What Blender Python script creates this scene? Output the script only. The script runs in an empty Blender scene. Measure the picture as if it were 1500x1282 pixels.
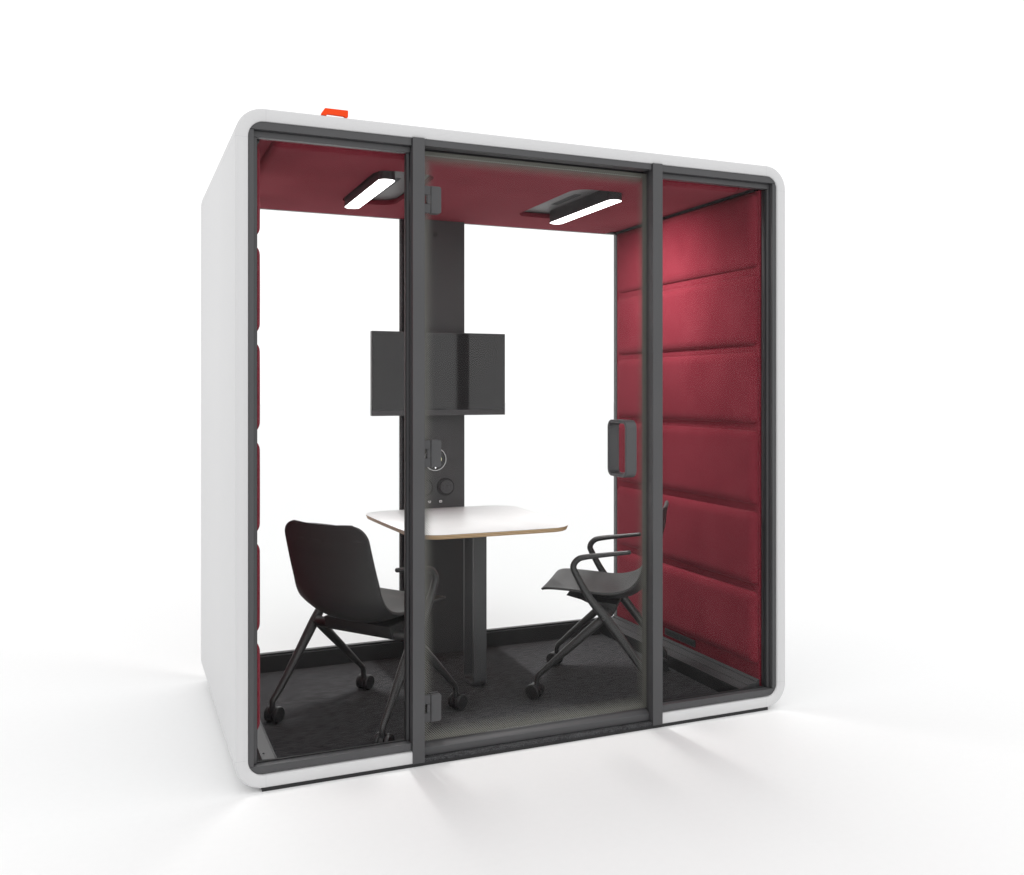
import bpy, bmesh, math, random
from mathutils import Vector, Matrix
random.seed(3)
R = math.radians
scene = bpy.context.scene
col = scene.collection

# ------------------------------------------------------------------ materials
def new_mat(name):
    m = bpy.data.materials.new(name); m.use_nodes = True
    nt = m.node_tree
    return m, nt, nt.nodes['Principled BSDF']

def noise_bump(nt, bsdf, scale, strength, dist=0.001, detail=3.0):
    tc = nt.nodes.new('ShaderNodeTexCoord')
    n = nt.nodes.new('ShaderNodeTexNoise'); n.inputs['Scale'].default_value = scale; n.inputs['Detail'].default_value = detail
    b = nt.nodes.new('ShaderNodeBump'); b.inputs['Strength'].default_value = strength; b.inputs['Distance'].default_value = dist
    nt.links.new(tc.outputs['Object'], n.inputs['Vector'])
    nt.links.new(n.outputs['Fac'], b.inputs['Height'])
    nt.links.new(b.outputs['Normal'], bsdf.inputs['Normal'])
    return tc, n, b

def ramp_color(nt, fac, stops):
    r = nt.nodes.new('ShaderNodeValToRGB')
    e = r.color_ramp.elements
    e[0].position, e[0].color = stops[0][0], (*stops[0][1], 1)
    e[1].position, e[1].color = stops[-1][0], (*stops[-1][1], 1)
    for p, c in stops[1:-1]:
        x = e.new(p); x.color = (*c, 1)
    nt.links.new(fac, r.inputs['Fac'])
    return r.outputs['Color']

def plain(name, colr, rough=0.5, metallic=0.0, bump=None, spec=0.5):
    m, nt, b = new_mat(name)
    b.inputs['Base Color'].default_value = (*colr, 1)
    b.inputs['Roughness'].default_value = rough
    b.inputs['Metallic'].default_value = metallic
    b.inputs['Specular IOR Level'].default_value = spec
    tc, n, bp = noise_bump(nt, b, *(bump or (900, 0.05, 0.0004)))
    lo = tuple(c * 0.93 for c in colr); hi = tuple(min(1, c * 1.07) for c in colr)
    n2 = nt.nodes.new('ShaderNodeTexNoise'); n2.inputs['Scale'].default_value = 3.0
    nt.links.new(tc.outputs['Object'], n2.inputs['Vector'])
    nt.links.new(ramp_color(nt, n2.outputs['Fac'], [(0.3, lo), (0.7, hi)]), b.inputs['Base Color'])
    return m

M = {}
M['metal'] = plain('graphite_powder_coat', (0.060, 0.060, 0.063), 0.42, bump=(1400, 0.12, 0.0004))
M['metal_dark'] = plain('dark_anodised_metal', (0.040, 0.040, 0.042), 0.40)
M['column'] = plain('column_coating', (0.050, 0.050, 0.052), 0.5, bump=(1200, 0.1, 0.0004))
M['black'] = plain('black_rubber', (0.010, 0.010, 0.011), 0.6)
M['skirt'] = plain('skirting_metal', (0.016, 0.016, 0.017), 0.42)
M['rail'] = plain('grey_rail_metal', (0.032, 0.032, 0.034), 0.6)
M['plastic'] = plain('matt_black_plastic', (0.036, 0.036, 0.036), 0.5, bump=(1100, 0.2, 0.0003), spec=0.35)
M['tube'] = plain('chair_tube_coating', (0.030, 0.030, 0.030), 0.36)
M['wheel'] = plain('caster_rubber', (0.020, 0.020, 0.021), 0.40)
M['screen'] = plain('screen_glass', (0.022, 0.022, 0.023), 0.04, bump=(5, 0.002, 0.0001), spec=0.5)
M['bezel'] = plain('screen_bezel', (0.055, 0.055, 0.058), 0.4)
M['rim'] = plain('bright_rim_metal', (0.55, 0.55, 0.55), 0.3, 0.6)
M['port'] = plain('white_port_plastic', (0.75, 0.75, 0.75), 0.4)
M['orange'] = plain('orange_plastic', (0.86, 0.060, 0.003), 0.5, spec=0.2)
M['laminate'] = plain('white_laminate', (0.65, 0.665, 0.665), 0.38, bump=(600, 0.03, 0.0002))
M['recess'] = plain('lamp_plate_metal', (0.11, 0.11, 0.11), 0.45)

def white_shell():
    m, nt, b = new_mat('white_lacquer_panel')
    b.inputs['Roughness'].default_value = 0.5
    tc, n, bp = noise_bump(nt, b, 700, 0.04, 0.0004)
    # fine joints between the straight trims and the corner pieces
    sep = nt.nodes.new('ShaderNodeSeparateXYZ'); nt.links.new(tc.outputs['Object'], sep.inputs[0])
    def near(sock, v, w):
        s = nt.nodes.new('ShaderNodeMath'); s.operation = 'SUBTRACT'; nt.links.new(sock, s.inputs[0]); s.inputs[1].default_value = v
        a = nt.nodes.new('ShaderNodeMath'); a.operation = 'ABSOLUTE'; nt.links.new(s.outputs[0], a.inputs[0])
        l = nt.nodes.new('ShaderNodeMath'); l.operation = 'LESS_THAN'; nt.links.new(a.outputs[0], l.inputs[0]); l.inputs[1].default_value = w
        return l.outputs[0]
    def mx(a, c):
        s = nt.nodes.new('ShaderNodeMath'); s.operation = 'MAXIMUM'; nt.links.new(a, s.inputs[0]); nt.links.new(c, s.inputs[1]); return s.outputs[0]
    f = mx(mx(near(sep.outputs[0], 0.097, 0.0006), near(sep.outputs[0], W - 0.097, 0.0006)),
           mx(near(sep.outputs[2], ZB + 0.097, 0.0006), near(sep.outputs[2], ZB + H - 0.097, 0.0006)))
    mix = nt.nodes.new('ShaderNodeMix'); mix.data_type = 'RGBA'
    nt.links.new(f, mix.inputs[0])
    mix.inputs[6].default_value = (0.615, 0.615, 0.62, 1); mix.inputs[7].default_value = (0.53, 0.53, 0.54, 1)
    nt.links.new(mix.outputs[2], b.inputs['Base Color'])
    return m

def fabric():
    m, nt, b = new_mat('burgundy_wool_felt')
    tc = nt.nodes.new('ShaderNodeTexCoord')
    n1 = nt.nodes.new('ShaderNodeTexNoise'); n1.inputs['Scale'].default_value = 340; n1.inputs['Detail'].default_value = 4
    n2 = nt.nodes.new('ShaderNodeTexNoise'); n2.inputs['Scale'].default_value = 6; n2.inputs['Detail'].default_value = 3
    for n in (n1, n2): nt.links.new(tc.outputs['Object'], n.inputs['Vector'])
    mx = nt.nodes.new('ShaderNodeMath'); mx.operation = 'MULTIPLY_ADD'
    nt.links.new(n2.outputs['Fac'], mx.inputs[0]); mx.inputs[1].default_value = 0.2; nt.links.new(n1.outputs['Fac'], mx.inputs[2])
    colr = ramp_color(nt, mx.outputs[0], [(0.40, (0.135, 0.011, 0.020)), (0.60, (0.205, 0.020, 0.034)), (0.80, (0.285, 0.052, 0.070))])
    nt.links.new(colr, b.inputs['Base Color'])
    b.inputs['Roughness'].default_value = 0.9
    b.inputs['Specular IOR Level'].default_value = 0.1
    b.inputs['Sheen Weight'].default_value = 0.16
    b.inputs['Sheen Roughness'].default_value = 0.35
    b.inputs['Sheen Tint'].default_value = (1.0, 0.45, 0.5, 1)
    bp = nt.nodes.new('ShaderNodeBump'); bp.inputs['Strength'].default_value = 0.16; bp.inputs['Distance'].default_value = 0.0006
    nt.links.new(n1.outputs['Fac'], bp.inputs['Height']); nt.links.new(bp.outputs['Normal'], b.inputs['Normal'])
    return m

def carpet():
    m, nt, b = new_mat('charcoal_carpet')
    tc = nt.nodes.new('ShaderNodeTexCoord')
    n1 = nt.nodes.new('ShaderNodeTexNoise'); n1.inputs['Scale'].default_value = 330; n1.inputs['Detail'].default_value = 5
    mp = nt.nodes.new('ShaderNodeMapping'); mp.inputs['Scale'].default_value = (26, 110, 30); mp.inputs['Rotation'].default_value = (0, 0, R(8))
    n2 = nt.nodes.new('ShaderNodeTexNoise'); n2.inputs['Scale'].default_value = 1.0; n2.inputs['Detail'].default_value = 4
    nt.links.new(tc.outputs['Object'], n1.inputs['Vector'])
    nt.links.new(tc.outputs['Object'], mp.inputs['Vector']); nt.links.new(mp.outputs[0], n2.inputs['Vector'])
    a = nt.nodes.new('ShaderNodeMath'); a.operation = 'MULTIPLY_ADD'
    nt.links.new(n2.outputs['Fac'], a.inputs[0]); a.inputs[1].default_value = 0.5; nt.links.new(n1.outputs['Fac'], a.inputs[2])
    nt.links.new(ramp_color(nt, a.outputs[0], [(0.55, (0.014, 0.014, 0.015)), (0.92, (0.085, 0.085, 0.089))]), b.inputs['Base Color'])
    b.inputs['Roughness'].default_value = 0.95; b.inputs['Specular IOR Level'].default_value = 0.1
    bp = nt.nodes.new('ShaderNodeBump'); bp.inputs['Strength'].default_value = 0.6; bp.inputs['Distance'].default_value = 0.002
    nt.links.new(a.outputs[0], bp.inputs['Height']); nt.links.new(bp.outputs['Normal'], b.inputs['Normal'])
    return m

def plywood():
    m, nt, b = new_mat('birch_plywood_edge')
    tc = nt.nodes.new('ShaderNodeTexCoord'); sep = nt.nodes.new('ShaderNodeSeparateXYZ')
    nt.links.new(tc.outputs['Object'], sep.inputs[0])
    n = nt.nodes.new('ShaderNodeTexNoise'); n.inputs['Scale'].default_value = 40; nt.links.new(tc.outputs['Object'], n.inputs['Vector'])
    mm = nt.nodes.new('ShaderNodeMath'); mm.operation = 'MULTIPLY'; mm.inputs[1].default_value = 900; nt.links.new(sep.outputs[2], mm.inputs[0])
    ad = nt.nodes.new('ShaderNodeMath'); ad.operation = 'ADD'; nt.links.new(mm.outputs[0], ad.inputs[0]); nt.links.new(n.outputs['Fac'], ad.inputs[1])
    si = nt.nodes.new('ShaderNodeMath'); si.operation = 'SINE'; nt.links.new(ad.outputs[0], si.inputs[0])
    h = nt.nodes.new('ShaderNodeMath'); h.operation = 'MULTIPLY_ADD'; h.inputs[1].default_value = 0.5; h.inputs[2].default_value = 0.5; nt.links.new(si.outputs[0], h.inputs[0])
    nt.links.new(ramp_color(nt, h.outputs[0], [(0.1, (0.42, 0.27, 0.14)), (0.9, (0.66, 0.47, 0.28))]), b.inputs['Base Color'])
    b.inputs['Roughness'].default_value = 0.55
    return m

def glass(name, refl=0.2, frit=None):
    m = bpy.data.materials.new(name); m.use_nodes = True; nt = m.node_tree; nt.nodes.clear()
    out = nt.nodes.new('ShaderNodeOutputMaterial')
    tr = nt.nodes.new('ShaderNodeBsdfTransparent'); tr.inputs[0].default_value = (0.992, 0.994, 0.993, 1)
    gl = nt.nodes.new('ShaderNodeBsdfGlossy'); gl.inputs['Roughness'].default_value = 0.02
    fr = nt.nodes.new('ShaderNodeFresnel'); fr.inputs['IOR'].default_value = 1.35
    ml = nt.nodes.new('ShaderNodeMath'); ml.operation = 'MULTIPLY'; ml.inputs[1].default_value = refl
    nt.links.new(fr.outputs[0], ml.inputs[0])
    mix = nt.nodes.new('ShaderNodeMixShader')
    nt.links.new(ml.outputs[0], mix.inputs[0]); nt.links.new(tr.outputs[0], mix.inputs[1]); nt.links.new(gl.outputs[0], mix.inputs[2])
    last = mix.outputs[0]
    if frit:
        x0, x1, z0, z1, band, p = frit
        tc = nt.nodes.new('ShaderNodeTexCoord'); sep = nt.nodes.new('ShaderNodeSeparateXYZ'); nt.links.new(tc.outputs['Object'], sep.inputs[0])
        def op(o, a, c=None):
            s = nt.nodes.new('ShaderNodeMath'); s.operation = o
            for i, v in enumerate((a, c)):
                if v is None: continue
                if isinstance(v, (int, float)): s.inputs[i].default_value = v
                else: nt.links.new(v, s.inputs[i])
            return s.outputs[0]
        X, Z = sep.outputs[0], sep.outputs[2]
        d = op('MINIMUM', op('MINIMUM', op('SUBTRACT', X, x0), op('SUBTRACT', x1, X)), op('MINIMUM', op('SUBTRACT', Z, z0), op('SUBTRACT', z1, Z)))
        rad = op('MULTIPLY', op('MINIMUM', op('MAXIMUM', op('DIVIDE', op('SUBTRACT', band, d), band * 0.8), 0.0), 1.0), 0.43)
        u = op('SUBTRACT', op('FRACT', op('DIVIDE', op('ADD', X, Z), p)), 0.5)
        v = op('SUBTRACT', op('FRACT', op('DIVIDE', op('SUBTRACT', X, Z), p)), 0.5)
        rr = op('SQRT', op('ADD', op('MULTIPLY', u, u), op('MULTIPLY', v, v)))
        fac = op('LESS_THAN', rr, rad)
        pr = nt.nodes.new('ShaderNodeBsdfPrincipled'); pr.inputs['Base Color'].default_value = (0.15, 0.15, 0.13, 1); pr.inputs['Roughness'].default_value = 0.5
        m2 = nt.nodes.new('ShaderNodeMixShader'); nt.links.new(fac, m2.inputs[0]); nt.links.new(last, m2.inputs[1]); nt.links.new(pr.outputs[0], m2.inputs[2])
        last = m2.outputs[0]
    nt.links.new(last, out.inputs[0])
    return m

def emit(name, colr, s):
    m, nt, b = new_mat(name)
    b.inputs['Base Color'].default_value = (0.8, 0.8, 0.8, 1)
    b.inputs['Emission Color'].default_value = (*colr, 1); b.inputs['Emission Strength'].default_value = s
    return m

# ------------------------------------------------------------------ dimensions
W, D, H, ZB = 2.179, 1.304, 2.2, 0.012
ZT = ZB + H
ZF = 0.027
CXM = W / 2
P1a, P1b, P2a, P2b = 0.590, 0.633, 1.547, 1.590
DX0, DX1, DZ0, DZ1, DY = 0.636, 1.553, 0.068, 2.140, 0.048
M['shell'] = white_shell(); M['fabric'] = fabric(); M['carpet'] = carpet(); M['ply'] = plywood()
M['glass'] = glass('clear_glass', 0.12)
M['door_glass'] = glass('door_glass_with_dot_print', 0.2, (DX0 - 0.004, DX1 + 0.004, DZ0, DZ1, 0.058, 0.0085))
M['lens'] = emit('lit_lamp_lens', (1.0, 0.985, 0.97), 6.0)
M['display'] = emit('lit_display_arc', (0.75, 0.72, 0.25), 0.9)
M['dot'] = emit('lit_display_dot', (1, 1, 1), 1.0)

# ------------------------------------------------------------------ helpers
def link_mesh(name, bm, mats, parent=None, smooth=False, bevel=None, auto=None):
    bmesh.ops.recalc_face_normals(bm, faces=bm.faces)
    me = bpy.data.meshes.new(name); bm.to_mesh(me); bm.free()
    if not isinstance(mats, (list, tuple)): mats = [mats]
    for m in mats: me.materials.append(m)
    o = bpy.data.objects.new(name, me); col.objects.link(o)
    if smooth: me.shade_smooth()
    if auto:
        me.shade_smooth()
        bm2 = bmesh.new(); bm2.from_mesh(me)
        for e in bm2.edges:
            if len(e.link_faces) == 2 and e.calc_face_angle(0) > R(auto): e.smooth = False
        bm2.to_mesh(me); bm2.free()
    if bevel:
        b = o.modifiers.new('bevel', 'BEVEL'); b.width = bevel; b.segments = 3; b.limit_method = 'ANGLE'; b.angle_limit = R(40)
        b.harden_normals = False
        me.shade_smooth()
        w = o.modifiers.new('wn', 'WEIGHTED_NORMAL'); w.keep_sharp = True
    if parent:
        o.parent = parent
        o.matrix_parent_inverse = parent_world(parent).inverted()
    return o

def parent_world(p):
    m = Matrix.LocRotScale(p.location, p.rotation_euler, p.scale)
    if p.parent: m = parent_world(p.parent) @ p.matrix_parent_inverse @ m
    return m

def box(bm, x0, x1, y0, y1, z0, z1, mi=0):
    v = [bm.verts.new((x, y, z)) for x in (x0, x1) for y in (y0, y1) for z in (z0, z1)]
    for f in ((0, 1, 3, 2), (4, 6, 7, 5), (0, 4, 5, 1), (2, 3, 7, 6), (0, 2, 6, 4), (1, 5, 7, 3)):
        bm.faces.new([v[i] for i in f]).material_index = mi

def boxes(name, lst, mat, parent=None, bevel=0.0012):
    bm = bmesh.new()
    for b in lst: box(bm, *b)
    return link_mesh(name, bm, mat, parent, bevel=bevel)

def rrect(x0, x1, z0, z1, r, n=10):
    pts = []
    for cx, cz, a0 in ((x1 - r, z1 - r, 0), (x0 + r, z1 - r, 90), (x0 + r, z0 + r, 180), (x1 - r, z0 + r, 270)):
        for i in range(n + 1):
            a = R(a0 + 90 * i / n); pts.append((cx + r * math.cos(a), cz + r * math.sin(a)))
    return pts

def prism(bm, pts, f, lo, hi, mi=0, mi_side=None):
    """extrude a 2d outline; f(u, v, w) gives the 3d point"""
    a = [bm.verts.new(f(u, v, lo)) for u, v in pts]; b = [bm.verts.new(f(u, v, hi)) for u, v in pts]
    bm.faces.new(a).material_index = mi; bm.faces.new(b[::-1]).material_index = mi
    n = len(pts)
    for i in range(n):
        bm.faces.new((a[i], b[i], b[(i + 1) % n], a[(i + 1) % n])).material_index = mi if mi_side is None else mi_side

XZ = lambda u, v, w: (u, w, v)
XY = lambda u, v, w: (u, v, w)
YZ = lambda u, v, w: (w, u, v)

def disc(bm, c, r, y0, y1, n=40, mi=0, f=XZ):
    prism(bm, [(c[0] + r * math.cos(2 * math.pi * i / n), c[1] + r * math.sin(2 * math.pi * i / n)) for i in range(n)], f, y0, y1, mi)

def ring(bm, c, r0, r1, y0, y1, n=48, a0=0.0, a1=360.0):
    full = a1 - a0 >= 360
    k = n if full else n + 1
    L = []
    for i in range(k):
        a = R(a0 + (a1 - a0) * i / n); L.append([bm.verts.new((c[0] + r * math.cos(a), y, c[1] + r * math.sin(a))) for r, y in ((r0, y0), (r1, y0), (r1, y1), (r0, y1))])
    for i in range(n):
        j = (i + 1) % k
        for q in range(4): bm.faces.new((L[i][q], L[i][(q + 1) % 4], L[j][(q + 1) % 4], L[j][q]))
    if not full:
        bm.faces.new(L[0]); bm.faces.new(L[-1][::-1])

def catmull(pts, sub=8):
    P = [Vector(p) for p in pts]; P = [P[0] * 2 - P[1]] + P + [P[-1] * 2 - P[-2]]
    out = []
    for i in range(1, len(P) - 2):
        for k in range(sub):
            t = k / sub; a, b, c, d = P[i - 1], P[i], P[i + 1], P[i + 2]
            out.append(0.5 * ((2 * b) + (c - a) * t + (2 * a - 5 * b + 4 * c - d) * t * t + (3 * b - a - 3 * c + d) * t ** 3))
    out.append(P[-2]); return out

def tube(bm, pts, n=18, sub=8, curved=True):
    """pts: (x, y, z, radius)"""
    P = catmull([Vector(p) for p in pts], sub) if curved else [Vector(p) for p in pts]
    rings = []; up = None
    for i, p in enumerate(P):
        q0 = P[max(i - 1, 0)]; q1 = P[min(i + 1, len(P) - 1)]
        t = (q1.xyz - q0.xyz).normalized()
        if up is None:
            up = Vector((0, 1, 0)) if abs(t.y) < 0.9 else Vector((0, 0, 1))
        up = (up - t * up.dot(t)).normalized(); s = t.cross(up)
        rings.append([bm.verts.new(p.xyz + (up * math.cos(2 * math.pi * k / n) + s * math.sin(2 * math.pi * k / n)) * p.w) for k in range(n)])
    for a, b in zip(rings, rings[1:]):
        for k in range(n): bm.faces.new((a[k], a[(k + 1) % n], b[(k + 1) % n], b[k]))
    for rg, e, sgn in ((rings[0], P[0], -1), (rings[-1], P[-1], 1)):
        q = P[1] if sgn < 0 else P[-2]; t = (e.xyz - q.xyz).normalized()
        c = bm.verts.new(e.xyz + t * e.w * 0.45)
        r2 = [bm.verts.new(e.xyz + (v.co - e.xyz) * 0.72 + t * e.w * 0.36) for v in rg]
        for k in range(n):
            bm.faces.new((rg[k], rg[(k + 1) % n], r2[(k + 1) % n], r2[k])); bm.faces.new((r2[k], r2[(k + 1) % n], c))

def loft_loops(bm, loops, closed=True):
    V = [[bm.verts.new(p) for p in L] for L in loops]
    m = len(V); n = len(V[0])
    for i in range(m if closed else m - 1):
        a, b = V[i], V[(i + 1) % m]
        for k in range(n): bm.faces.new((a[k], a[(k + 1) % n], b[(k + 1) % n], b[k]))

def boolean(o, cutters):
    """cut and bake, then remove the cutters"""
    for c in cutters:
        md = o.modifiers.new('cut', 'BOOLEAN'); md.operation = 'DIFFERENCE'; md.solver = 'EXACT'; md.object = c
    bpy.context.view_layer.update()
    dg = bpy.context.evaluated_depsgraph_get()
    me = bpy.data.meshes.new_from_object(o.evaluated_get(dg))
    o.modifiers.clear(); o.data = me
    for c in cutters: bpy.data.objects.remove(c, do_unlink=True)

def thing(name, label, cat, loc=(0, 0, 0), rot=0.0, group=None):
    o = bpy.data.objects.new(name, None); col.objects.link(o)
    o.location = loc; o.rotation_euler = (0, 0, rot); o.empty_display_size = 0.1
    o['label'] = label; o['category'] = cat
    if group: o['group'] = group
    return o

# ------------------------------------------------------------------ studio floor
bm = bmesh.new()
box(bm, -60, 60, -30, 90, -0.2, 0)
fl, nt, b = new_mat('white_studio_floor')
b.inputs['Roughness'].default_value = 0.55; b.inputs['Specular IOR Level'].default_value = 0.25
tc, n, bp = noise_bump(nt, b, 40, 0.02, 0.0005)
nt.links.new(ramp_color(nt, n.outputs['Fac'], [(0.2, (0.886, 0.886, 0.886)), (0.8, (0.900, 0.900, 0.900))]), b.inputs['Base Color'])
f = link_mesh('floor', bm, fl); f['kind'] = 'structure'

# ------------------------------------------------------------------ booth
booth = thing('meeting_booth', 'white framed glass office booth with burgundy padded walls and ceiling', 'office booth', (CXM, D / 2, 0))

# shell: one closed sleeve with a deeper trim around the front
bm = bmesh.new()
def loop(inset, r, y): return [(u, y, v) for u, v in rrect(inset, W - inset, ZB + inset * 1.0, ZT - inset, r, 12)]
loft_loops(bm, [loop(0.0, .092, .006), loop(0.0, .092, D - .004), loop(.004, .088, D), loop(.012, .080, D), loop(.012, .080, .036),
                loop(.041, .052, .036), loop(.041, .052, .003), loop(.0385, .0545, .0003), loop(.006, .086, 0.0), loop(.0018, .0902, .0018)])
shell = link_mesh('outer_shell', bm, M['shell'], booth, auto=50)
bm = bmesh.new(); box(bm, P1a, P2b, -0.02, 0.0365, -0.01, 0.0575); cut = link_mesh('cutter', bm, M['black'])
sp = shell.matrix_parent_inverse.copy(); shell.parent = None
boolean(shell, [cut]); shell.parent = booth; shell.matrix_parent_inverse = sp

boxes('plinth', [(0.085, 2.093, 0.004, 0.030, 0.0, 0.0118)], M['black'], booth, 0.001)
boxes('base_bounce_slab', [(0.095, 2.085, 0.0305, D - 0.01, 0.0002, 0.0118)], M['shell'], booth, 0.001)  # unseen white slab, added to brighten the gap under the shell's rounded edge
boxes('carpet', [(0.086, W - 0.086, 0.0375, D - 0.02, 0.0245, ZF), (P1b + .001, P2a - .001, 0.001, 0.0371, 0.013, 0.0262)], M['carpet'], booth, 0.0008)
boxes('floor_plate', [(0.090, W - 0.090, 0.040, D - 0.02, 0.024, 0.0243)], M['black'], booth, None)

# front frame
fr = []
def fwin(x0, x1):
    L = x0 < 1
    o0, o1 = (0.0425, P1a - .001) if L else (P2b + .001, W - 0.0425)
    # outer bars
    fr.append((o0, o1, 0.006, 0.034, 2.1445, 2.1700))            # top
    fr.append((o0 + (0.004 if L else 0), o1 - (0 if L else 0.004), 0.008, 0.044, 0.0580, 0.0825))  # bottom
    if L:
        fr.append((0.0425, 0.0600, 0.008, 0.036, 0.0830, 2.1440))
        fr.append((0.0605, 0.0720, 0.028, 0.066, 0.0830, 2.1235))
        fr.append((0.0605, P1a - .001, 0.026, 0.050, 2.1240, 2.1440))
        fr.append((P1a - 0.012, P1a - .001, 0.034, 0.062, 0.0830, 2.1235))
    else:
        fr.append((W - 0.0600, W - 0.0425, 0.008, 0.036, 0.0830, 2.1440))
        fr.append((W - 0.0720, W - 0.0605, 0.028, 0.066, 0.0830, 2.1235))
        fr.append((P2b + .001, W - 0.0605, 0.026, 0.050, 2.1240, 2.1440))
        fr.append((P2b + .001, P2b + 0.010, 0.034, 0.062, 0.0830, 2.1235))
for x in (0.0, 2.0):
    fr = []; fwin(x, 0)
    w = boxes('window_frame', fr, M['metal'], booth, 0.0015)
    g0, g1 = (0.064, P1a - .006) if x < 1 else (P2b + .006, W - 0.064)
    bm = bmesh.new(); box(bm, g0, g1, 0.046, 0.050, 0.080, 2.122); link_mesh('glass_pane', bm, M['glass'], w)
    # black gasket round the pane
    if x < 1: gs = [(P1a - .0155, P1a - .0125, 0.030, 0.044, 0.084, 2.1165), (0.0725, 0.0745, 0.036, 0.045, 0.084, 2.1165), (0.0725, P1a - .0125, 0.036, 0.045, 0.0828, 0.0868)]
    else: gs = [(W - 0.0775, W - 0.0725, 0.036, 0.045, 0.084, 2.1165), (P2b + .0105, W - 0.0725, 0.036, 0.045, 0.0828, 0.0868)]
    boxes('gasket', gs, M['black'], w, None)
for a, c in ((P1a, P1b), (P2a, P2b)):
    p = boxes('post', [(a, c, -0.004, 0.030, 0.0135, 2.1715)], M['metal'], booth, 0.0015)
    boxes('jamb', [(a + .002, c - .002, 0.0305, 0.080, 0.0275, 2.1600)], M['metal_dark'], p, 0.001)
boxes('door_header', [(P1b + .001, P2a - .001, 0.004, 0.034, 2.1475, 2.1700), (P1b + .001, P2a - .001, 0.0345, 0.060, 2.1500, 2.1680)], M['metal'], booth, 0.0015)
boxes('header_beam', [(0.0605, W - 0.0605, 0.0815, 0.086, 2.1380, 2.1680)], M['metal_dark'], booth, 0.001)
boxes('beam_edge', [(P1b + .001, P2a - .001, 0.0800, 0.0862, 2.1335, 2.1377)], M['rim'], booth, None)
# threshold rail with a chamfered top
bm = bmesh.new()
prism(bm, [(0.020, 0.0275), (0.020, 0.052), (0.036, 0.0635), (0.060, 0.0635), (0.060, 0.0275)], YZ, P1b + .001, P2a - .001)
link_mesh('door_sill', bm, M['metal'], booth, bevel=0.0012)

# door: a glass leaf with three hinges and a loop handle
bm = bmesh.new(); box(bm, DX0, DX1, DY, DY + 0.008, DZ0, DZ1)
door = link_mesh('door', bm, M['door_glass'], booth); door['label'] = 'clear glass door with printed dot border'
for zc in (1.969, 1.0775, 0.184):
    bm = bmesh.new()
    q = [(0.6685, zc - .0475), (0.6685, zc + .0475)] + [(0.7055 - .009 + .009 * math.sin(R(a)), zc + .0475 - .009 + .009 * math.cos(R(a))) for a in range(0, 91, 15)] + [(0.7055 - .009 + .009 * math.cos(R(a)), zc - .0475 + .009 - .009 * math.sin(R(a))) for a in range(0, 91, 15)]
    prism(bm, q, XZ, DY - 0.014, DY - 0.0003)
    prism(bm, q, XZ, DY + 0.0083, DY + 0.018)
    h = link_mesh('hinge', bm, M['metal'], door, bevel=0.0008)
    bm = bmesh.new()
    box(bm, P1b + .0008, 0.6672, DY - 0.0115, DY - 0.001, zc - .047, zc - .0160)
    box(bm, P1b + .0008, 0.6672, DY - 0.0115, DY - 0.001, zc + .0160, zc + .047)
    box(bm, 0.6540, 0.6665, DY - 0.0120, DY - 0.002, zc - .0150, zc + .0150)
    link_mesh('knuckle', bm, M['metal'], h, bevel=0.0008)
bm = bmesh.new()
def band_loop(bm, y0, y1, z0, z1, r, t, xa, xb, n=10):
    o = rrect(y0, y1, z0, z1, r, n); i = rrect(y0 + t, y1 - t, z0 + t, z1 - t, max(r - t, .002), n)
    loft_loops(bm, [[(xa, u, v) for u, v in o], [(xb, u, v) for u, v in o], [(xb, u, v) for u, v in i], [(xa, u, v) for u, v in i]])
band_loop(bm, -0.055, 0.092, 0.972, 1.188, 0.030, 0.013, 1.400, 1.4455)
link_mesh('handle', bm, M['metal'], door, bevel=0.003)

# rear frame and glazing
boxes('rear_frame', [(0.076, W - 0.076, 1.262, 1.294, 0.0275, 0.094), (0.040, W - 0.040, 1.262, 1.294, 2.128, 2.170),
                     (0.040, 0.083, 1.262, 1.294, 0.095, 2.127), (W - 0.083, W - 0.040, 1.262, 1.294, 0.095, 2.127)], M['metal_dark'], booth, 0.001)
bm = bmesh.new(); box(bm, 0.085, 0.938, 1.276, 1.280, 0.0945, 2.127); link_mesh('glass_pane', bm, M['glass'], booth)
bm = bmesh.new(); box(bm, 1.217, W - 0.085, 1.276, 1.280, 0.0945, 2.127); link_mesh('glass_pane', bm, M['glass'], booth)
boxes('rear_skirting', [(0.150, 0.9155, 1.222, 1.2612, 0.0272, 0.100), (1.2235, 1.978, 1.222, 1.2612, 0.0272, 0.100), (0.150, 0.9155, 1.236, 1.2612, 0.1004, 0.108), (1.2235, 1.978, 1.236, 1.2612, 0.1004, 0.108)], M['skirt'], booth, 0.0012)

# side skirtings: upright kickboard and stepped grey rail
def skirting(sgn):
    def X(x): return x if sgn > 0 else W - x - (0.0 if x > 2.06 else 0.048)
    bm = bmesh.new()
    prism(bm, [(X(1.990), 0.0272), (X(1.990), 0.0825), (X(1.9915), 0.084), (X(1.9965), 0.084), (X(1.9965), 0.0272)], XZ, 0.0515, 1.2615)
    o = link_mesh('side_skirting', bm, M['skirt'], booth, bevel=0.0008)
    bm = bmesh.new()
    if sgn > 0: prof = [(1.9968, 0.0272), (1.9968, 0.0845), (2.030, 0.0920), (2.0305, 0.0895), (2.033, 0.0895), (2.0335, 0.0935), (2.068, 0.1035), (2.0685, 0.101), (2.071, 0.101), (2.0715, 0.106), (2.087, 0.111), (2.087, 0.0272)]
    else: prof = [(1.9968, 0.0272), (1.9968, 0.0842), (2.087, 0.0860), (2.087, 0.0272)]
    prism(bm, [(X(x), z) for x, z in prof], XZ, 0.0515, 1.2615)
    rl = link_mesh('rail', bm, M['rail'] if sgn > 0 else M['metal'], o, bevel=0.0005)
    return rl
skirting(1); rl = skirting(-1)
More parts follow.
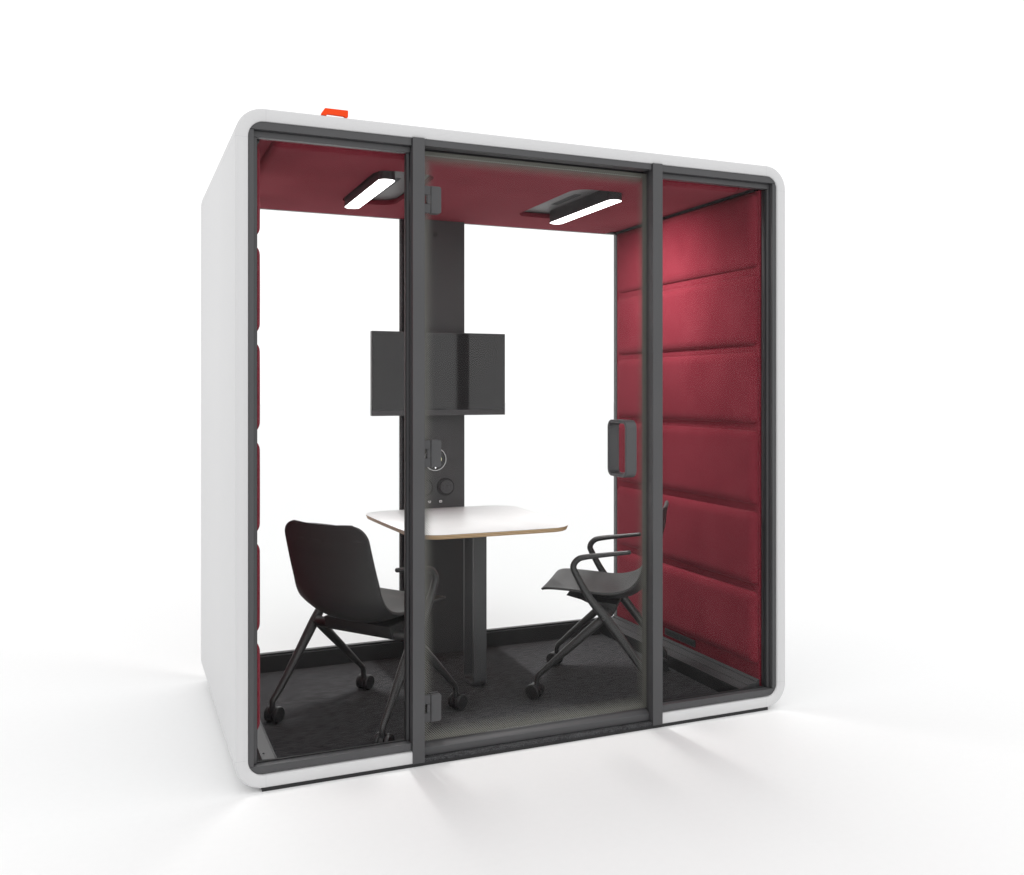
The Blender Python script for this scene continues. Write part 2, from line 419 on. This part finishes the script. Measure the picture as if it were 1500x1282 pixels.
bm = bmesh.new(); disc(bm, (0.104, 0.105), 0.0035, 0.0850, 0.0872, 16, 0, XY); link_mesh('screw', bm, M['black'], rl)

# padded surfaces
def smooth_h(d, rad, hh):
    if d <= 0: return -0.002
    t = min(d / rad, 1.0); return hh * math.sqrt(max(0.0, 1 - (1 - t) ** 2))
def rr_d(u, v, u0, u1, v0, v1, r):
    cu, cv = (u0 + u1) / 2, (v0 + v1) / 2
    qx, qy = abs(u - cu) - (u1 - u0) / 2 + r, abs(v - cv) - (v1 - v0) / 2 + r
    return -(math.hypot(max(qx, 0), max(qy, 0)) + min(max(qx, qy), 0) - r)
def warp_line(a, b, edge, n_e, n_m):
    """grid lines, denser near both ends"""
    L = [a + edge * (i / n_e) ** 1.6 for i in range(n_e)]
    L += [a + edge + (b - a - 2 * edge) * i / n_m for i in range(n_m)]
    L += [b - edge * (1 - i / n_e) ** 1.6 for i in range(n_e + 1)]
    return L
def cushion(bm, f, u0, u1, v0, v1, hh, rad, rc, back, edge=0.07, n_e=12, n_m=18, crown=0.0):
    U = warp_line(u0, u1, edge, n_e, n_m); V = warp_line(v0, v1, edge, n_e, n_m)
    G = []
    for u in U:
        row = []
        for v in V:
            d = rr_d(u, v, u0, u1, v0, v1, rc)
            h = smooth_h(d, rad, hh)
            if d > 0 and crown:
                h += crown * math.sin(math.pi * (u - u0) / (u1 - u0)) ** 0.5 * math.sin(math.pi * (v - v0) / (v1 - v0)) ** 0.5
            row.append(bm.verts.new(f(u, v, h)))
        G.append(row)
    for i in range(len(U) - 1):
        for j in range(len(V) - 1): bm.faces.new((G[i][j], G[i + 1][j], G[i + 1][j + 1], G[i][j + 1]))
    # close at the back
    B = [[bm.verts.new(f(u, v, back)) for v in (V[0], V[-1])] for u in U]
    BV = [bm.verts.new(f(U[0], v, back)) for v in V[1:-1]]; BW = [bm.verts.new(f(U[-1], v, back)) for v in V[1:-1]]
    c0 = [B[0][0]] + BV + [B[0][1]]; c1 = [B[-1][0]] + BW + [B[-1][1]]
    for i in range(len(U) - 1):
        bm.faces.new((G[i][0], B[i][0], B[i + 1][0], G[i + 1][0])); bm.faces.new((G[i][-1], G[i + 1][-1], B[i + 1][1], B[i][1]))
    for j in range(len(V) - 1):
        bm.faces.new((G[0][j], G[0][j + 1], c0[j + 1], c0[j])); bm.faces.new((G[-1][j], c1[j], c1[j + 1], G[-1][j + 1]))
    bm.faces.new(c0 + [B[i][1] for i in range(1, len(U) - 1)] + c1[::-1] + [B[i][0] for i in range(len(U) - 2, 0, -1)])

seams = [2.150, 1.797, 1.475, 1.147, 0.810, 0.478, 0.148]
for sgn in (1, -1):
    def fx(u, v, h, s=sgn):   # u = y, v = z, h = out of the wall
        x = (2.0985 if s > 0 else 2.1090) - h
        return (x if s > 0 else W - x, u, v)
    bm = bmesh.new()
    xa, xb = (2.0985, 2.140) if sgn > 0 else (W - 2.140, W - 2.1090)
    box(bm, xa, xb, 0.0665, 1.2612, 0.062, 2.1270)
    wp = link_mesh('wall_panel', bm, M['fabric'], booth, bevel=0.002)
    for i in range(6):
        z1, z0 = seams[i] - 0.0145, seams[i + 1] + 0.0145
        if i == 0: z1 = 2.122
        bm = bmesh.new(); cushion(bm, fx, 0.076, 1.240, z0, z1, 0.023, 0.042, 0.026, -0.02, crown=0.003)
        link_mesh('cushion', bm, M['fabric'], wp, smooth=True)
    if sgn > 0:
        bm = bmesh.new(); box(bm, 2.0935, 2.100, 0.530, 0.785, 0.1205, 0.152)
        v = link_mesh('air_vent', bm, M['metal_dark'], wp, bevel=0.001)
        bm = bmesh.new()
        box(bm, 2.0925, 2.0934, 0.538, 0.654, 0.126, 0.146); box(bm, 2.0925, 2.0934, 0.661, 0.777, 0.126, 0.146)
        link_mesh('opening', bm, M['black'], v)

# ceiling with two rounded openings for the lamps
RX = [(0.545, 0.785), (1.374, 1.616)]; RY = (0.300, 0.950)
bm = bmesh.new()
def fz(u, v, h): return (u, v, 2.1405 - h)
cushion(bm, fz, 0.135, 2.035, 0.100, 1.258, 0.020, 0.026, 0.03, -0.030, n_m=30)
ceil = link_mesh('ceiling_cushion', bm, M['fabric'], None, smooth=True)
def cutters():
    cs = []
    for a, c in RX:
        bm = bmesh.new(); prism(bm, rrect(a, c, RY[0], RY[1], 0.075, 10), XY, 2.05, 2.1645); cs.append(link_mesh('cutter', bm, M['fabric']))
    return cs
boolean(ceil, cutters())
bm = bmesh.new(); box(bm, 0.046, W - 0.046, 0.0865, 1.2612, 2.1390, 2.1720)
cp = link_mesh('ceiling_panel', bm, M['fabric'], None)
boolean(cp, cutters())
bm = bmesh.new(); bm.from_mesh(ceil.data)
for e in bm.edges:
    if len(e.link_faces) == 2 and e.calc_face_angle(0) > R(45): e.smooth = False
bm.to_mesh(ceil.data); bm.free()
for o, p in ((cp, booth), (ceil, cp)):
    o.parent = p; o.matrix_parent_inverse = parent_world(p).inverted()
for x0, x1 in ((2.090, 2.110), (W - 2.110, W - 2.090)): boxes('ceiling_gap_dark', [(x0, x1, 0.0875, 1.261, 2.1272, 2.1388)], M['black'], booth, None)  # black strips put in as the shade of the gap between wall and ceiling

# technical column
CY, CX0, CX1 = 1.205, 0.921, 1.2185
colm = boxes('column', [(CX0, CX1, CY, 1.262, 0.0275, 2.1255)], M['column'], booth, 0.0025)
boxes('edge_profile', [(0.9215, 0.938, 1.2625, 1.290, 0.095, 2.127)], M['metal'], colm, 0.004)
boxes('edge_profile', [(0.9030, 0.9205, 1.240, 1.262, 0.1085, 2.1255)], M['metal'], colm, 0.006)
bm = bmesh.new(); disc(bm, (1.068, 2.052), 0.011, CY - .003, CY - .0002, 24); o = link_mesh('screw', bm, M['black'], colm)
bm = bmesh.new(); disc(bm, (1.068, 2.052), 0.005, CY - .0045, CY - .0032, 6); link_mesh('socket_head', bm, M['metal'], o)
c = (1.0665, 0.968)
bm = bmesh.new(); disc(bm, c, 0.052, CY - .006, CY - .0003, 56); tp = link_mesh('control_panel', bm, M['screen'], colm)
bm = bmesh.new(); ring(bm, c, 0.0521, 0.0555, CY - .008, CY - .0004); link_mesh('rim', bm, M['rim'], tp)
bm = bmesh.new(); ring(bm, c, 0.0255, 0.0315, CY - .0068, CY - .0061, 40, -62, 62); link_mesh('display_arc', bm, M['display'], tp)
bm = bmesh.new(); disc(bm, (c[0] + .001, c[1] - .041), 0.0036, CY - .0068, CY - .0061, 16); link_mesh('indicator', bm, M['dot'], tp)
for cx in (1.1205, 1.0125):
    c = (cx, 0.833)
    bm = bmesh.new(); disc(bm, c, 0.043, CY - .005, CY - .0003, 48); so = link_mesh('power_socket', bm, M['black'], colm)
    bm = bmesh.new(); disc(bm, (c[0] + .004, c[1] + .001), 0.0325, CY - .0095, CY - .0052, 48); link_mesh('cover', bm, M['bezel'], so, bevel=0.001)
    bm = bmesh.new(); ring(bm, (c[0] + .004, c[1] + .001), 0.0185, 0.0195, CY - .0102, CY - .0097, 36)
    box(bm, c[0] - .001, c[0] + .010, CY - .0102, CY - .0097, c[1] + .005, c[1] + .009); box(bm, c[0] + .001, c[0] + .008, CY - .0102, CY - .0097, c[1] - .003, c[1])
    link_mesh('slot', bm, M['black'], so)
for cx in (1.038, 1.0945):
    bm = bmesh.new(); prism(bm, rrect(cx - .0115, cx + .0115, 0.7555, 0.773, 0.0085, 6), XZ, CY - .003, CY - .0003); us = link_mesh('usb_port', bm, M['black'], colm)
    bm = bmesh.new(); prism(bm, rrect(cx - .0075, cx + .0075, 0.7585, 0.770, 0.003, 4), XZ, CY - .0045, CY - .0032)
    link_mesh('port_insert', bm, M['port'], us)
    bm = bmesh.new(); box(bm, cx - .003, cx + .004, CY - .0052, CY - .0047, 0.7625, 0.7655); link_mesh('port_slot', bm, M['bezel'], us)

# ------------------------------------------------------------------ roof clip
oc = thing('roof_clip', 'small bright orange plastic clip on the roof edge of the white booth', 'clip', (0.322, 0.01, ZT))
raw = [(468, 410), (470, 375), (545, 268), (560, 258), (1065, 308), (1078, 322), (1075, 460), (1050, 485), (1010, 478), (1004, 460), (960, 442), (605, 398), (598, 415), (580, 432), (475, 417)]
pts = []
for u, v in raw:
    t = (u - 468) / (1078 - 468)
    pts.append((0.277 + 0.0905 * t, ZT + 0.0015 + (-(v - (420 + 62 * t))) / 15 / 455.0 * 1.0))
zmin = min(p[1] for p in pts); pts = [(x, z - zmin + ZT + 0.0003) for x, z in pts]
bm = bmesh.new(); prism(bm, pts, XZ, 0.0045, 0.0165); link_mesh('clip_body', bm, M['orange'], oc, bevel=0.0015)

# ------------------------------------------------------------------ ceiling lamps
lamp_labels = ['lit lamp at the left end of the burgundy ceiling, light bar on its left side', 'lit lamp over the right padded wall side, light bar on its right side']
for k, (a, c) in enumerate(RX):
    s = 1 if k == 0 else -1
    xm = (a + c) / 2
    L = thing('ceiling_lamp', lamp_labels[k], 'ceiling lamp', (xm, 0.64, 2.149), 0, 'lit bar lamps set into the booth ceiling')
    bm = bmesh.new(); prism(bm, rrect(a + .0006, c - .0006, RY[0] + .0006, RY[1] - .0006, 0.0745, 10), XY, 2.1430, 2.1520)
    pl = link_mesh('mounting_plate', bm, M['recess'], L, auto=40)
    xs = (a + 0.118, a + 0.150) if k == 0 else (c - 0.150, c - 0.118)
    bm = bmesh.new(); prism(bm, rrect(xs[0], xs[1], 0.50, 0.745, 0.004, 3), XY, 2.1423, 2.1428); link_mesh('air_slot', bm, M['black'], pl)
    x0, x1 = (a + 0.010, a + 0.076) if k == 0 else (c - 0.086, c - 0.020)
    bm = bmesh.new(); prism(bm, rrect(x0, x1, 0.303, 0.915, 0.030, 10), XY, 2.0890, 2.1428)
    hs = link_mesh('housing', bm, M['metal_dark'], L, auto=40)
    bm = bmesh.new(); prism(bm, rrect(x0 + .0015, x1 - .0015, 0.3045, 0.9135, 0.0285, 10), XY, 2.0885, 2.0889)
    link_mesh('lens', bm, M['lens'], hs, auto=40)

# ------------------------------------------------------------------ wall screen
mon = thing('wall_screen', 'dark flat screen hung on the column above the white table', 'screen', (1.066, CY - .002, 1.378))
mx0, mx1, mz0, mz1 = 0.7345, 1.3975, 1.1815, 1.5745
bm = bmesh.new(); box(bm, mx0, mx1, 1.120, 1.150, mz0, mz1); body = link_mesh('screen_body', bm, M['bezel'], mon, bevel=0.002)
bm = bmesh.new(); box(bm, mx0 + .004, mx1 - .004, 1.1185, 1.1197, 1.2075, mz1 - .004); link_mesh('display', bm, M['screen'], body)
bm = bmesh.new(); box(bm, 0.97, 1.17, 1.1503, CY - .0003, 1.28, 1.48); link_mesh('wall_mount', bm, M['black'], mon, bevel=0.002)

# ------------------------------------------------------------------ table
tab = thing('meeting_table', 'white table with rounded corners, pale wood edge and a black loop leg', 'table', (CXM, 0.83, ZF))
def superell(cx, cy, hx, hy, n=96, e=5.2):
    P = []
    for i in range(n):
        a = 2 * math.pi * i / n; ca, sa = math.cos(a), math.sin(a)
        P.append((cx + hx * math.copysign(abs(ca) ** (2 / e), ca), cy + hy * math.copysign(abs(sa) ** (2 / e), sa)))
    return P
ZTAB = 0.733
def outline(cx, cy, inset=0.0, n=14):
    """rounded rectangle with gently bowed sides"""
    hx, hy, r, bow = 0.377, 0.400, 0.115, 0.008
    P = []
    for px, py in rrect(-hx + inset, hx - inset, -hy + inset, hy - inset, r - inset, n):
        P.append((px, py))
    out = []
    m = len(P)
    for i in range(m):
        p, q = P[i], P[(i + 1) % m]
        d = math.hypot(q[0] - p[0], q[1] - p[1])
        k = max(1, int(d / 0.02))
        for j in range(k):
            t = j / k; out.append((p[0] + (q[0] - p[0]) * t, p[1] + (q[1] - p[1]) * t))
    res = []
    for x, y in out:
        x = x * (1 - 0.088 * max(0.0, (1 - y / hy) / 2) ** 1.8); bx = 0.0; by = bow * (1 - (x / hx) ** 2) * (abs(y) / hy) ** 3
        res.append((cx + x + math.copysign(bx, x), cy + y + math.copysign(by, y)))
    return res
bm = bmesh.new()
TY = CY - .0008 - 0.400 - 0.008
levels = [(ZTAB - .0200, 0.010), (ZTAB - .0185, 0.0072), (ZTAB - .0035, 0.0006), (ZTAB - .0020, 0.0)]
loops = [[(x, y, z) for x, y in outline(1.076, TY, i)] for z, i in levels]
V = [[bm.verts.new(p) for p in L] for L in loops]
for a, b2 in zip(V, V[1:]):
    for k in range(len(a)): bm.faces.new((a[k], a[(k + 1) % len(a)], b2[(k + 1) % len(a)], b2[k]))
bm.faces.new(V[0]); bm.faces.new(V[-1])
core = link_mesh('plywood_core', bm, M['ply'], None, auto=30)
bm = bmesh.new()
loops = [[(x, y, z) for x, y in outline(1.076, TY, i)] for z, i in [(ZTAB - .0019, 0.0002), (ZTAB - .0005, 0.0002), (ZTAB, 0.0012)]]
V = [[bm.verts.new(p) for p in L] for L in loops]
for a, b2 in zip(V, V[1:]):
    for k in range(len(a)): bm.faces.new((a[k], a[(k + 1) % len(a)], b2[(k + 1) % len(a)], b2[k]))
bm.faces.new(V[0]); bm.faces.new(V[-1])
top = link_mesh('tabletop', bm, M['laminate'], tab, auto=40)
core.parent = top; core.matrix_parent_inverse = parent_world(top).inverted()
bm = bmesh.new(); band_loop(bm, 0.655, 0.782, ZF + .0003, ZTAB - .0204, 0.030, 0.012, CXM - .030, CXM + .030)
link_mesh('leg', bm, M['metal'], tab, bevel=0.0012)
boxes('support_bracket', [(CXM - .10, CXM + .10, 0.80, CY - .0008, ZTAB - .030, ZTAB - .0203)], M['black'], tab, 0.002)

# ------------------------------------------------------------------ chairs
def profile(t):
    """centre line of the moulded seat shell, t 0..1 from front edge to top of the back"""
    K = [(.226, .438), (.216, .4465), (.185, .452), (.115, .450), (.04, .445), (-.03, .440), (-.09, .445), (-.138, .460), (-.170, .487), (-.190, .522), (-.202, .560), (-.222, .620), (-.243, .690), (-.256, .735), (-.273, .785)]
    return K
def chair(loc, rot, label, sw):
    C = thing('office_chair', label, 'chair', (loc[0], loc[1], ZF), rot, 'black armchairs on casters at the white table')
    mw = parent_world(C)
    def lk(name, bm, mat, parent, **k):
        for v in bm.verts: v.co = mw @ v.co
        return link_mesh(name, bm, mat, parent, **k)
    # --- shell
    K = catmull([(a, 0, z) for a, z in profile(0)], 6)
    # arc length
    S = [0.0]
    for p, q in zip(K, K[1:]): S.append(S[-1] + (q - p).length)
    Ltot = S[-1]
    def hw(s):
        base = 0.214 - 0.012 * max(0, (s - Ltot * 0.45) / (Ltot * 0.55))
        rf, rt = 0.045, 0.060
        if s < rf: base -= rf - math.sqrt(max(0, rf * rf - (rf - s) ** 2))
        if s > Ltot - rt: d = rt - (Ltot - s); base -= rt - math.sqrt(max(0, rt * rt - d * d))
        return base
    NL = 24
    bm = bmesh.new(); G = []
    # refine samples near both ends
    smp = sorted(set([round(0.045 * (i / 8) ** 2, 5) for i in range(9)] + [round(Ltot - 0.060 * (i / 10) ** 2, 5) for i in range(11)] + [0.045 + (Ltot - 0.105) * i / 44 for i in range(45)]))
    def at(s):
        for i in range(len(S) - 1):
            if S[i + 1] >= s - 1e-9:
                t = (s - S[i]) / max(1e-9, S[i + 1] - S[i]); p = K[i].lerp(K[i + 1], t); tn = (K[i + 1] - K[i]).normalized(); return p, tn
        return K[-1], (K[-1] - K[-2]).normalized()
    for s in smp:
        p, tn = at(s); q = s / Ltot; nrm = Vector((-tn.z, 0, tn.x))   # towards the sitter
        if nrm.z < 0 and s < Ltot * .4: nrm = -nrm
        nrm = Vector((tn.z, 0, -tn.x)) if (Vector((tn.z, 0, -tn.x)).z > 0 or s > Ltot * .45) else Vector((-tn.z, 0, tn.x))
        if q > .5: nrm = nrm.lerp(Vector((1, 0, 0)), min(1, (q - .5) / .2))
        w = hw(s); row = []
        q = s / Ltot
        def lerp_tab(tab):
            for (a0, b0), (a1, b1) in zip(tab, tab[1:]):
                if q <= a1:
                    t = (q - a0) / (a1 - a0); t = t * t * (3 - 2 * t); return b0 + (b1 - b0) * t
            return tab[-1][1]
        dish = lerp_tab([(0, .002), (.12, .014), (.30, .034), (.44, .050), (.60, .044), (.85, .028), (1.0, .012)])
        for k in range(NL + 1):
            l = -1 + 2 * k / NL
            off = -dish * (1 - abs(l) ** 2.3)
            row.append(bm.verts.new(p + nrm * off + Vector((0, l * w, 0))))
        G.append(row)
    for a, b2 in zip(G, G[1:]):
        for k in range(NL): bm.faces.new((a[k], a[k + 1], b2[k + 1], b2[k]))
    o = lk('seat_shell', bm, M['plastic'], C, smooth=True)
    sm = o.modifiers.new('thick', 'SOLIDIFY'); sm.thickness = 0.009; sm.offset = 0.0
    bv = o.modifiers.new('bev', 'BEVEL'); bv.width = 0.003; bv.segments = 2; bv.limit_method = 'ANGLE'; bv.angle_limit = R(50)
    # --- bracket under the seat
    bm = bmesh.new()
    prism(bm, [(.125, .416), (.02, .398), (-.09, .388), (-.083, .360), (-.070, .338), (-.050, .330), (-.032, .335), (-.015, .358), (.010, .378), (.060, .400)], lambda u, v, w: (u, w, v), -.165, .165)
    lk('seat_bracket', bm, M['plastic'], C, bevel=0.005)
    bm = bmesh.new(); tube(bm, [(-.050, -.232, .353, .0205), (-.050, .232, .353, .0205)], 24, curved=False)
    lk('crossbar', bm, M['tube'], C, auto=40)
    for sg in (1, -1):
        bm = bmesh.new()
        arm = [(-.150, .246, .619, .0085), (-.06, .248, .607, .0095), (.030, .250, .594, .0115), (.062, .250, .5825, .0125), (.0795, .251, .557, .0130), (.071, .252, .527, .0135), (.018, .252, .4345, .0155), (-.049, .252, .353, .0200), (-.115, .254, .270, .0185), (-.200, .263, .1555, .0145), (-.243, .268, .103, .0125), (-.2575, .270, .086, .0115), (-.260, .270, .066, .011), (-.260, .270, .054, .0105)]
        tube(bm, [(a, sg * l, z, r) for a, l, z, r in arm])
        sf = lk('side_frame', bm, M['tube'], C, auto=40)
        bm = bmesh.new(); tube(bm, [(-.046, sg * .2525, .352, .0085), (-.046, sg * .2735, .352, .0085)], 20, curved=False); lk('pivot_cap', bm, M['tube'], sf, auto=30)
        bm = bmesh.new()
        leg = [(-.058, .240, .360, .0175), (.0, .241, .308, .0185), (.06, .242, .253, .0170), (.138, .243, .181, .0145), (.205, .243, .118, .0120), (.2265, .243, .097, .0115), (.2325, .243, .078, .011), (.233, .243, .054, .0105)]
        tube(bm, [(a, sg * l * .985, z, r) for a, l, z, r in leg])
        lk('front_leg', bm, M['tube'], C, auto=40)
    for i, (a, l) in enumerate(((.233, .2395), (.233, -.2395), (-.260, .270), (-.260, -.270))):
        ang = sw[i]
        T = Matrix.Translation((a, l, 0)) @ Matrix.Rotation(ang, 4, 'Z')
        bm = bmesh.new()
        # hood over the wheels and the neck of the stem
        n = 14
        pts = [(.012 + .0305 * math.cos(R(200 - 215 * i2 / n)), .031 + .0305 * math.sin(R(200 - 215 * i2 / n))) for i2 in range(n + 1)]
        pts += [(.012 + .010 * math.cos(R(-15 + 215 * i2 / n)), .031 + .010 * math.sin(R(-15 + 215 * i2 / n))) for i2 in range(n + 1)]
        prism(bm, pts, lambda u, v, w: (u, w, v), -.0085, .0085)
        tube(bm, [(0, 0, .046, .0115), (0, 0, .068, .0115)], 18, curved=False)
        tube(bm, [(.012, -.022, .031, .006), (.012, .022, .031, .006)], 12, curved=False)
        for v in bm.verts: v.co = T @ v.co
        cs = lk('caster', bm, M['wheel'], C, auto=35)
        for sg in (1, -1):
            bm = bmesh.new()
            # turned wheel: rounded tread, slightly dished face
            prof = [(.0, .0105), (.026, .0105), (.0300, .0125), (.0310, .0155), (.0310, .0225), (.0300, .0262), (.0270, .0285), (.0262, .0275), (.018, .0272), (.0, .0275)]
            nn = 36; rings = []
            for i2 in range(nn):
                th = 2 * math.pi * i2 / nn
                rings.append([(r * math.cos(th), y * sg, r * math.sin(th)) for r, y in prof])
            cen0 = bm.verts.new((.012, prof[0][1] * sg, .0312)); cen1 = bm.verts.new((.012, prof[-1][1] * sg, .0312))
            VV = [[bm.verts.new((x + .012, y, z + .0312)) for x, y, z in rg[1:-1]] for rg in rings]
            for i2 in range(nn):
                A, B = VV[i2], VV[(i2 + 1) % nn]
                for j in range(len(A) - 1): bm.faces.new((A[j], A[j + 1], B[j + 1], B[j]))
                bm.faces.new((cen0, A[0], B[0])); bm.faces.new((cen1, B[-1], A[-1]))
            for v in bm.verts: v.co = T @ v.co
            lk('wheel', bm, M['wheel'], cs, auto=30)
    return C
chair((0.569, 0.485), R(35.55), 'black chair seen from behind, nearest the left padded wall', [R(2), R(-8), R(8), R(15)])
chair((1.581, 0.483), R(144.6), 'black chair facing left, beside the right padded burgundy wall', [R(-18), R(-22), R(10), R(0)])

# ------------------------------------------------------------------ light
w = bpy.data.worlds.new('World'); scene.world = w; w.use_nodes = True
bg = w.node_tree.nodes['Background']; bg.inputs[0].default_value = (1, 1, 1, 1); bg.inputs[1].default_value = 1.16
def area(name, loc, target, size, power, colr=(1, 1, 1)):
    l = bpy.data.lights.new(name, 'AREA'); l.shape = 'RECTANGLE'; l.size, l.size_y = size; l.energy = power; l.color = colr
    o = bpy.data.objects.new(name, l); col.objects.link(o); o.location = loc
    o.rotation_euler = (Vector(target) - Vector(loc)).to_track_quat('-Z', 'Y').to_euler(); return o
area('overhead_softbox', (1.0, -0.5, 5.5), (1.0, 0.2, 0), (5.5, 5.5), 8)

for k, (a, c) in enumerate(RX):
    xc = a + 0.043 if k == 0 else c - 0.053
    sx = -1 if k == 0 else 1
    for nm, tx, sz, pw, sp in (('lamp_downlight', 0.0, 0.050, 3.0, 58), ('lamp_wallwash', 0.85, 0.004, 3.9, 112)):
        o = area(nm, (xc, 0.61 + (0.0 if tx == 0 else 0.11), 2.0850), (xc + sx * tx, 0.61 + 0.12 * (tx > 0), 2.083 - (1.0 if tx == 0 else 0.85)), (sz, 0.56 if tx == 0 else 0.36), pw, (1.0, 0.985, 0.97))
        d = Vector((sx * tx, 0.0, -1.0 if tx == 0 else -0.85)).normalized()
        zax = -d; xax = Vector((0, 1, 0)).cross(zax).normalized(); yax = zax.cross(xax)
        o.rotation_euler = Matrix((xax, yax, zax)).transposed().to_euler()
        o.data.spread = R(sp)
# ------------------------------------------------------------------ camera
cd = bpy.data.cameras.new('camera'); cam = bpy.data.objects.new('camera', cd); col.objects.link(cam)
cam.location = (-0.3517, -3.1117, 1.2989); cam.rotation_euler = (R(90), 0, -0.399306)
cd.sensor_width = 36; cd.sensor_fit = 'HORIZONTAL'; cd.lens = 36 * 1376.156 / 1500
cd.shift_x = 0.0; cd.shift_y = -(641 - 572.27) / 1500; cd.clip_start = 0.05; cd.clip_end = 500
scene.camera = cam
scene.render.engine = 'CYCLES'
scene.view_settings.view_transform = 'Standard'; scene.view_settings.look = 'None'
scene.view_settings.exposure = 0; scene.view_settings.gamma = 1
scene.cycles.max_bounces = 12; scene.cycles.transparent_max_bounces = 24
scene.render.film_transparent = False
